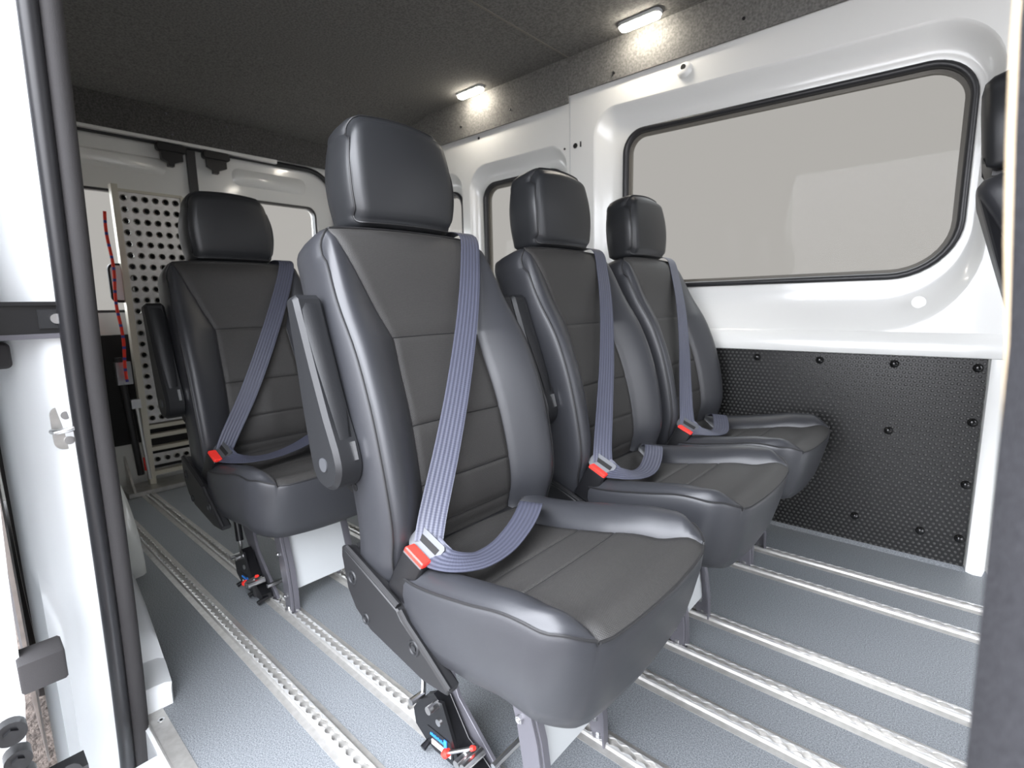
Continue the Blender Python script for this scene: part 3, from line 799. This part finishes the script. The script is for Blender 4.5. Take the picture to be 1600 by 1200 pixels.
def latch(y, lab):
    q = MB(); q.prism(rr(y-.062, y+.062, 1.555, 1.592, .012, 4), lambda a, b, d: Vector((XR+d, a, b)), 0, .035, 0, bev=.004)
    o = q.build('door_latch', 'gloss_black', None, smooth=35); tag(o, lab, 'latch', 'latches over the back doors')
    q = MB(); q.prism([(y-.045, 1.558), (y-.045, 1.520), (y-.02, 1.508), (y-.02, 1.49), (y+.005, 1.49), (y+.008, 1.505), (y+.045, 1.52), (y+.045, 1.558)][::-1], lambda a, b, d: Vector((XR+d, a, b)), .003, .028)
    q.build('latch_hook', 'gloss_black', o, smooth=0)
latch(.853, 'black latch at the top of the left back door')
latch(1.047, 'black latch at the top of the right back door')

# ---- near side wall, header over the door, sill
q = MB()
q.box(XR, -1.17, .160, .172, -.02, 1.86); q.box(-1.2, 0.0, .14, .172, 1.62, 1.86); q.box(.14, 1.25, .150, .172, -.02, 1.86)
struct(q.build('wall_left', 'white_paint', None, smooth=0), 'white inner wall on the sliding door side', 'wall')
q = MB(); q.box(-1.195, .12, .187, .217, -.003, .0012); q.box(-1.195, .12, .184, .1875, -.055, .0012)
o = q.build('sill_strip', 'alu', None, smooth=0); tag(o, 'flat aluminium edge strip along the door sill', 'sill strip')
for x in (-1.154, -.75, -.35):
    q = MB(); q.cyl((x, .2055, .001), (x, .2055, .0022), .0065, 16, 0); q.cyl((x, .2055, .0022), (x, .2055, .0026), .003, 8, 1); q.build('screw', ['steel', 'void_black'], o)
q = MB(); q.box(-1.25, .12, .06, .183, -.24, -.20); q.box(-1.25, .12, .178, .184, -.22, -.003)
struct(q.build('wall_sill', 'body_white', None, smooth=0), 'white painted step well under the sill strip', 'step')
q = MB(); q.prism(rr(-1.085, .10, .120, .186, .012, 4), lambda a, b, d: Vector((a, b, d)), -.075, -.012, 0, bev=.006)
o = q.build('step_cover', 'body_white', None, smooth=40); tag(o, 'white plastic step cover at the bottom of the sliding door opening', 'step cover')
# stepped white corner trim and wheel arch
q = MB()
q.ring([[Vector((x, .165, 0)), Vector((x, y, 0)), Vector((x, y, z*.86)), Vector((x, y-.012, z*.97)), Vector((x, y-.03, z)), Vector((x, .165, z))] for x, y, z in
        ((-1.190, .236, .040), (-1.196, .240, .052), (-1.262, .247, .064), (-1.272, .247, .068), (-1.280, .243, .110), (-1.30, .243, .130), (-1.40, .250, .162), (-1.50, .256, .185), (-1.60, .258, .19))], 0, True, True, True)
o = q.build('corner_trim', 'body_white', None, smooth=50); tag(o, 'stepped white plastic trim at the rear corner of the sill', 'trim')
q = MB(); loops = []
n_ = 30
for k in range(n_+1):
    a = PI*k/n_; cx, rx, rz = -2.32, .455, .305
    rib = 1+.02*(1 if (k % 4) in (1, 2) else 0)
    x = cx+rx*math.cos(a); z = rz*math.sin(a)
    pr = [(.162, 1.0), (.24, 1.0*rib), (.315, 1.0*rib), (.340, .985), (.352, .955), (.357, .90)]
    loops.append([Vector((cx+rx*s_*math.cos(a), y, max(0, rz*s_*math.sin(a)))) for y, s_ in pr]+[Vector((cx, .357, 0))])
q.ring(loops, 0, False)
o = q.build('wheel_arch', 'milky', None, smooth=50); tag(o, 'glossy white ribbed wheel arch cover by the door seal', 'wheel arch')

# ---- floor rails
def rail_mesh():
    q = MB(); x0, x1 = -2.88, 1.15
    cs = [(-.026, .0), (-.0255, .0018), (-.0145, .0046), (-.0135, .0125*.42)]
    L = [(-.027, -.004), (-.027, .0006), (-.0145, .0030), (-.0125, .0085), (-.0115, .0092), (-.0100, .0092), (-.0100, .0005), (.0100, .0005), (.0100, .0092), (.0115, .0092), (.0125, .0085), (.0145, .0030), (.027, .0006), (.027, -.004)]
    q.ring([[Vector((x, a, b)) for a, b in L] for x in (x0, x1)], 0, True, True, True)
    pitch = .0254; n = int((x1-x0)/pitch)
    for s_ in (-1, 1):
        top = []; 
        for k in range(n):
            xc = x0+pitch*(k+.5)
            for j in range(8):
                th = j/8; xx = xc+(th-.5)*pitch; dx = (th-.5)*pitch
                hole = math.sqrt(max(0, .0095**2-dx*dx)) if abs(dx) < .0095 else 0
                top.append((xx, max(.0048, min(.0098, hole))))
        def Y(v): return s_*v
        lo = [[Vector((x, Y(.0112), .0092)) for x, y in top], [Vector((x, Y(y), .0098)) for x, y in top], [Vector((x, Y(y), .0070)) for x, y in top], [Vector((x, Y(.0104), .0066)) for x, y in top]]
        q.ring(lo, 1, False)
    return q.build('floor_rail', ['alu', 'alu_bright'], None, smooth=35)
rails = [(.412, 'aluminium floor rail nearest the sliding door sill'), (.552, 'aluminium floor rail under the door-side legs of the nearest seat'), (.742, 'aluminium floor rail under the inner legs of the nearest seat'),
         (.942, 'aluminium floor rail running free between the nearest and middle seats'), (1.090, 'aluminium floor rail under the left legs of the middle seat'), (1.247, 'aluminium floor rail under the right legs of the middle seat'),
         (1.576, 'aluminium floor rail second from the black side panel'), (1.728, 'aluminium floor rail nearest the black side panel')]
base = None
for y, lab in rails:
    if base is None: o = base = rail_mesh()
    else: o = base.copy(); C.objects.link(o)
    o.location = (0, y, 0); tag(o, lab, 'floor rail', 'floor rails')

# ---- ceiling lamps
def lamp(x, y, lab):
    t = empty('ceiling_lamp', (x, y, 1.845), lab, 'ceiling lamp', 'ceiling lamps')
    q = MB(); q.prism(rr(-.085, .085, -.024, .024, .020, 6), lambda a, b, d: Vector((a, b, d)), .006, -.008, 0, bev=.002); q.build('housing', 'grey_panel', t, smooth=40)
    q = MB(); q.prism(rr(-.078, .078, -.020, .020, .017, 6), lambda a, b, d: Vector((a, b, d)), -.006, -.018, 0, bev=.003); q.build('diffuser', 'lamp_glow', t, smooth=40)
lamp(-1.91, 1.880, 'small lit ceiling lamp farther back, above the middle side window')
lamp(-1.005, 1.872, 'lit rectangular ceiling lamp nearer the camera, above the big window')

# ---- seats
A = make_seat('passenger_seat', (-.60, .647, 0), 'nearest black passenger seat in the front row, armrests folded up and belt fastened', .095, far_arm=True, group='passenger seats')
B = make_seat('passenger_seat', (-.60, 1.172, 0), 'middle black passenger seat of the front row of three', .0785, group='passenger seats')
Cc = make_seat('passenger_seat', (-.60, 1.660, 0), 'black passenger seat beside the side panel under the big window', .076, group='passenger seats')
D = make_seat('passenger_seat', (-1.465, .647, 0), 'black passenger seat alone in the back row before the ramp', .095, group='passenger seats')
# cab seat seen at the right edge
E_ = make_seat('cab_seat', (.333, 1.63, .12), 'black cab seat just visible at the right edge behind the felt pillar', .09, near_arm=False, simple=True, belt=False)
E_.scale = (1, 1, 1.0)

# ---- wheelchair ramp at the back
rp = empty('wheelchair_ramp', (-2.80, .70, 0), 'upright perforated aluminium wheelchair ramp by the back doors', 'ramp')
def perf_panel(y0, ny, z0, nz, py, pz, x):
    q = MB(); r = .0110
    for j in range(nz):
        for i in range(ny):
            cy = y0+(i+.5)*py; cz = z0+(j+.5)*pz; sq = []; ci = []
            for k in range(8):
                a = PI/8+k*PI/4-PI/8
                c, s_ = math.cos(a), math.sin(a); m_ = max(abs(c), abs(s_))
                sq.append(Vector((x, cy+c/m_*py/2, cz+s_/m_*pz/2)))
            for k in range(12): pass
            sq2 = sq; ring0 = [Vector((x, cy+r*1.35*math.cos(k*PI/4), cz+r*1.35*math.sin(k*PI/4))) for k in range(8)]
            ring1 = [Vector((x+.006, cy+r*math.cos(k*PI/4), cz+r*math.sin(k*PI/4))) for k in range(8)]
            ring2 = [Vector((x-.006, cy+r*.95*math.cos(k*PI/4), cz+r*.95*math.sin(k*PI/4))) for k in range(8)]
            q.ring([sq2, ring0, ring1, ring2])
    return q
q = perf_panel(-.095, 6, .305, 21, .0395, .0490, 0); q.build('tread_plate', 'ramp_alu', rp, smooth=35)
q = perf_panel(-.095, 6, .105, 1, .0395, .055, 0); q.build('tread_plate', 'ramp_alu', rp, smooth=35)
q = MB(); q.box(-.045, -.040, -.09, .150, .08, 1.33); q.build('folded_leaf', 'dark_cloth', rp)
q = MB(); q.box(-.03, .012, -.118, -.094, .02, 1.362); q.box(-.03, .008, .142, .160, .02, 1.340); q.box(-.03, .006, -.1, .15, 1.334, 1.346)
for z in (.06, .175, .235, .28): q.box(-.03, .010, -.094, .142, z, z+.018)
q.build('side_channel', 'beige_frame', rp, smooth=0)
q = MB(); q.box(-.06, .10, -.22, .40, .002, .022); q.prism([(-.02, .022), (.10, .022), (-.02, .17)], lambda a, b, d: Vector((a, d, b)), -.200, -.192); q.build('base_plate', 'ramp_alu', rp, smooth=0)
q = MB(); q.cyl((.02, -.150, .08), (.015, -.175, .62), .014, 12); q.build('gas_strut', 'gloss_black', rp)
q = MB(); q.cyl((.05, -.125, .06), (.035, -.135, .40), .007, 10); q.box(.02, .045, -.155, -.12, .39, .43); q.box(0, .03, -.19, -.135, .50, .60); q.build('strut_bracket', 'steel', rp, smooth=30)
q = MB(); q.box(.03, .045, -.138, -.128, .10, .16); q.build('strut_tag', 'red', rp)
q = MB(); q.prism(rr(-.085-.04, -.085+.04, .87, 1.02, .02, 4), lambda a, b, d: Vector((d-.03, a-.03, b)), 0, .02, 0, bev=.003); q.build('outside_mirror', 'body_white', rp, smooth=40)  # white pad added in place of the mirror seen outside through the rear window
q = MB(); q.tube([(-.018, a-.03, b) for a, b in rr(-.129, -.041, .865, 1.025, .022, 4)], .006, 8, closed=True); q.build('mirror_frame', 'gloss_black', rp)  # black outline of that stand-in mirror
q = MB(); pr_ = [Vector((-2.74, .540-.004*math.sin(k*.25), 1.235-.72*k/60)) for k in range(61)]
for k in range(60): q.tube([pr_[k], pr_[k+1]], .0062, 8, 1 if k % 4 == 3 else 0, caps=False)
o = q.build('strap_cord', ['rope_red', 'rope_blue'], None); tag(o, 'thin red and blue cord hanging down beside the ramp', 'cord')

# ---- sliding door opening: rear jamb, seals, striker, track
SX = [(-.30, -1.26), (-.10, -1.185), (.0, -1.160), (.2, -1.128), (.45, -1.108), (.7, -1.100), (.9, -1.072), (1.1, -1.045), (1.3, -1.015), (1.5, -.985), (1.65, -.95)]
zs = [-.30+1.95*k/40 for k in range(41)]
sxz = lambda z: sinterp(SX, z)
q = MB()
q.ring([[Vector((sxz(z)-.045, .170, z)), Vector((sxz(z)-.020, .160, z)), Vector((sxz(z)-.016, .142, z)), Vector((sxz(z)-.022, .118, z)), Vector((sxz(z)-.040, .105, z)), Vector((sxz(z)-.050, .085, z)), Vector((-1.165-.03*0, .066, z)), Vector((-1.180, .057, z)), Vector((-1.24, .052, z)), Vector((-1.24, .165, z))] for z in zs], 0, True, True, True)
struct(q.build('wall_jamb', 'body_white', None, smooth=50), 'white painted rear jamb of the sliding door opening', 'door jamb')
q = MB(); q.tube([(sxz(z)-.002, .147, z) for z in zs], .0125, 12)
o = struct(q.build('trim_9', 'rubber', None), 'long black rubber door seal down the white jamb', 'door seal')
q = MB(); q.tube([(sxz(z)-.006, .172, z) for z in zs], .0150, 12); q.build('seal_lip', 'rubber_matt', o)
# outer body skin with wheel arch
q = MB()
arch = [(-2.3+.44*math.cos(a), -.12+.44*math.sin(a)) for a in [math.radians(200-220*k/20) for k in range(21)]]
outl = [(-3.0, -.27)]+[(-2.3-.44*math.cos(math.radians(20)), -.27)]+[p for p in arch if p[1] > -.27]+[(-2.3+.44*math.cos(math.radians(20)), -.27), (-1.60, -.27), (-1.60, 1.80), (-3.0, 1.80)]
q.prism(outl, lambda a, b, d: Vector((a, .052+d, b)), 0, .004)
struct(q.build('wall_outer', 'body_white', None, smooth=0), 'white outer body side behind the sliding door', 'body side')
q = MB()
q.box(-3.0, -1.150, .040, .0518, .765, .860, 0)
o = q.build('door_track', 'gloss_black', None, smooth=0); tag(o, 'black horizontal sliding door track across the white jamb', 'track')
q = MB(); q.box(-1.150, -1.098, .050, .152, .788, .832, 0); q.build('track_end', 'gloss_black', o, smooth=0)
q = MB(); q.box(-1.150, -1.090, .050, .156, .832, .838, 0); q.build('track_lip', 'gloss_black', o, smooth=0)
q = MB(); q.box(-1.150, -1.092, .050, .156, .780, .788, 0); q.build('track_lip', 'grey_frame', o, smooth=0)
q = MB(); q.box(-1.098, -1.094, .112, .148, .796, .826, 0); q.build('roller_bracket', 'arm_plastic', o, smooth=0)
q = MB(); q.cyl((-1.094, .134, .811), (-1.089, .134, .811), .008, 16); q.pieces('bolt', 'steel', o)
q = MB(); q.prism(rr(.110, .146, .592, .666, .014, 5), lambda a, b, d: Vector((-1.128+d, a, b)), 0, .004)
o = q.build('striker_plate', 'ramp_alu', None, smooth=35); tag(o, 'silver latch striker plate on the white jamb', 'striker')
q = MB(); q.tube([(-1.126, .150, .634), (-1.107, .148, .632), (-1.103, .130, .628), (-1.107, .113, .626), (-1.126, .110, .625)], .0045, 10); q.build('striker_loop', 'steel', o)
for z in (.607, .650):
    q = MB(); q.cyl((-1.126, .130, z), (-1.121, .130, z), .007, 14); q.build('screw', 'steel', o)
q = MB(); q.prism(rr(.030, .077, .735, .776, .008, 4), lambda a, b, d: Vector((-1.15+d, a, b)), 0, .03, 0, bev=.004)
o = q.build('bump_stop', 'rubber_matt', None); tag(o, 'square black rubber stop at the left edge below the track', 'rubber stop')
# sliding door edge (slid back), with arm and rollers
q = MB()
q.ring([[Vector((x, -.12, z)), Vector((x, y, z)), Vector((-2.3, y+.0, z)), Vector((-2.3, -.12, z))] for x, y, z in ((-1.02, .004, -.25), (-1.01, .010, .147), (-1.0, .020, .25), (-.995, .026, .45), (-.99, .0325, .60), (-1.0, .036, .70), (-1.03, .020, 1.6))], 0, True, True, True)
sd = q.build('sliding_door', 'body_white', None, smooth=50); tag(sd, 'white sliding side door slid open, at the lower left edge', 'sliding door')
q = MB(); q.prism([(-.998, .245), (-.96, .252), (-.955, .30), (-.998, .305)], lambda a, b, d: Vector((a-.02, .018+d, b+.02)), 0, .052, 0, bev=.003); q.build('rubber_arm', 'rubber_matt', sd)
q = MB()
for y, z, r_ in ((.0, .218, .018), (.002, .172, .016), (.0, .135, .02)): q.cyl((-1.01, y, z), (-.985, y, z), r_, 18); q.cyl((-.985, y, z), (-.98, y, z), r_*.5, 6)
q.pieces('roller', 'gloss_black', sd, smooth=35)
q = MB(); q.box(-1.02, -.98, .02, .075, .05, .115); q.cyl((-.99, .052, .10), (-.97, .052, .118), .016, 14); q.build('roller_arm', 'gloss_black', sd, smooth=30)
# tyre and mud flap
q = MB(); tl = []
for k in range(41):
    a = 2*PI*k/40; c, s_ = math.cos(a), math.sin(a)
    tl.append([Vector((-2.3+r_*c, y, -.12+r_*s_)) for r_, y in ((.20, .075), (.24, .062), (.30, .062), (.325, .075), (.33, .10), (.33, .20), (.32, .24), (.20, .24))])
q.ring(tl, 0, True); o = q.build('rear_tyre', 'rubber_matt', None); tag(o, 'black rear tyre under the white body side', 'tyre')
q = MB(); q.prism([(0.0468, 0.6639), (0.0486, 0.5426), (0.0494, 0.4559), (0.0503, 0.3258), (0.0538, 0.2131), (0.0555, 0.1437), (0.0624, 0.0917), (0.078, 0.0917), (0.0798, 0.3692), (0.0763, 0.6466)], lambda a, b, d: Vector((-1.3+d, a, b)), 0, .02)
o = q.build('rubber_flap', 'gloss_black', None, smooth=0); tag(o, 'dark rubber flap between the white jamb and the sliding door', 'rubber flap')
# ground
q = MB(); q.box(-9, 6, -8, 1.2, -.50, -.45); struct(q.build('ground', 'gravel', None, smooth=0), 'brown gravel ground beside the van', 'ground')

# ---- felt wrapped pillar at the right edge
q = MB(); zz_ = [-.02, .2, .4, .6, .7, .75, .8, .84, .88, .92, .96, 1.0, 1.1, 1.3, 1.5, 1.7, 1.85]
px_ = lambda z: interp([(.6, .0165), (.8, .0125), (.91, .0045), (1.0, .0015), (1.85, -.01)], z)
q.ring([[Vector((px_(z)+.003, .262, z)), Vector((px_(z), .285, z)), Vector((px_(z)+.001, .305, z)), Vector((px_(z)+.02, .325, z)), Vector((.16, .325, z)), Vector((.16, .16, z)), Vector((px_(z)+.03, .16, z)), Vector((px_(z)+.008, .20, z))] for z in zz_], 0, True, True, True)
struct(q.build('wall_pillar', 'pillar_felt', None, smooth=60), 'dark grey felt covered pillar at the right edge', 'pillar')
q = MB(); q.tube([(px_(z)+.0006+.003*(1-ss(.74, .86, z)), .300, z) for z in zz_ if .7 < z], .0026, 10)  # edge strip; its tan colour paints in the warm highlight
struct(q.build('trim_8', 'tan', None), 'thin edging on the felt pillar, warm highlight painted in its tan colour', 'trim')
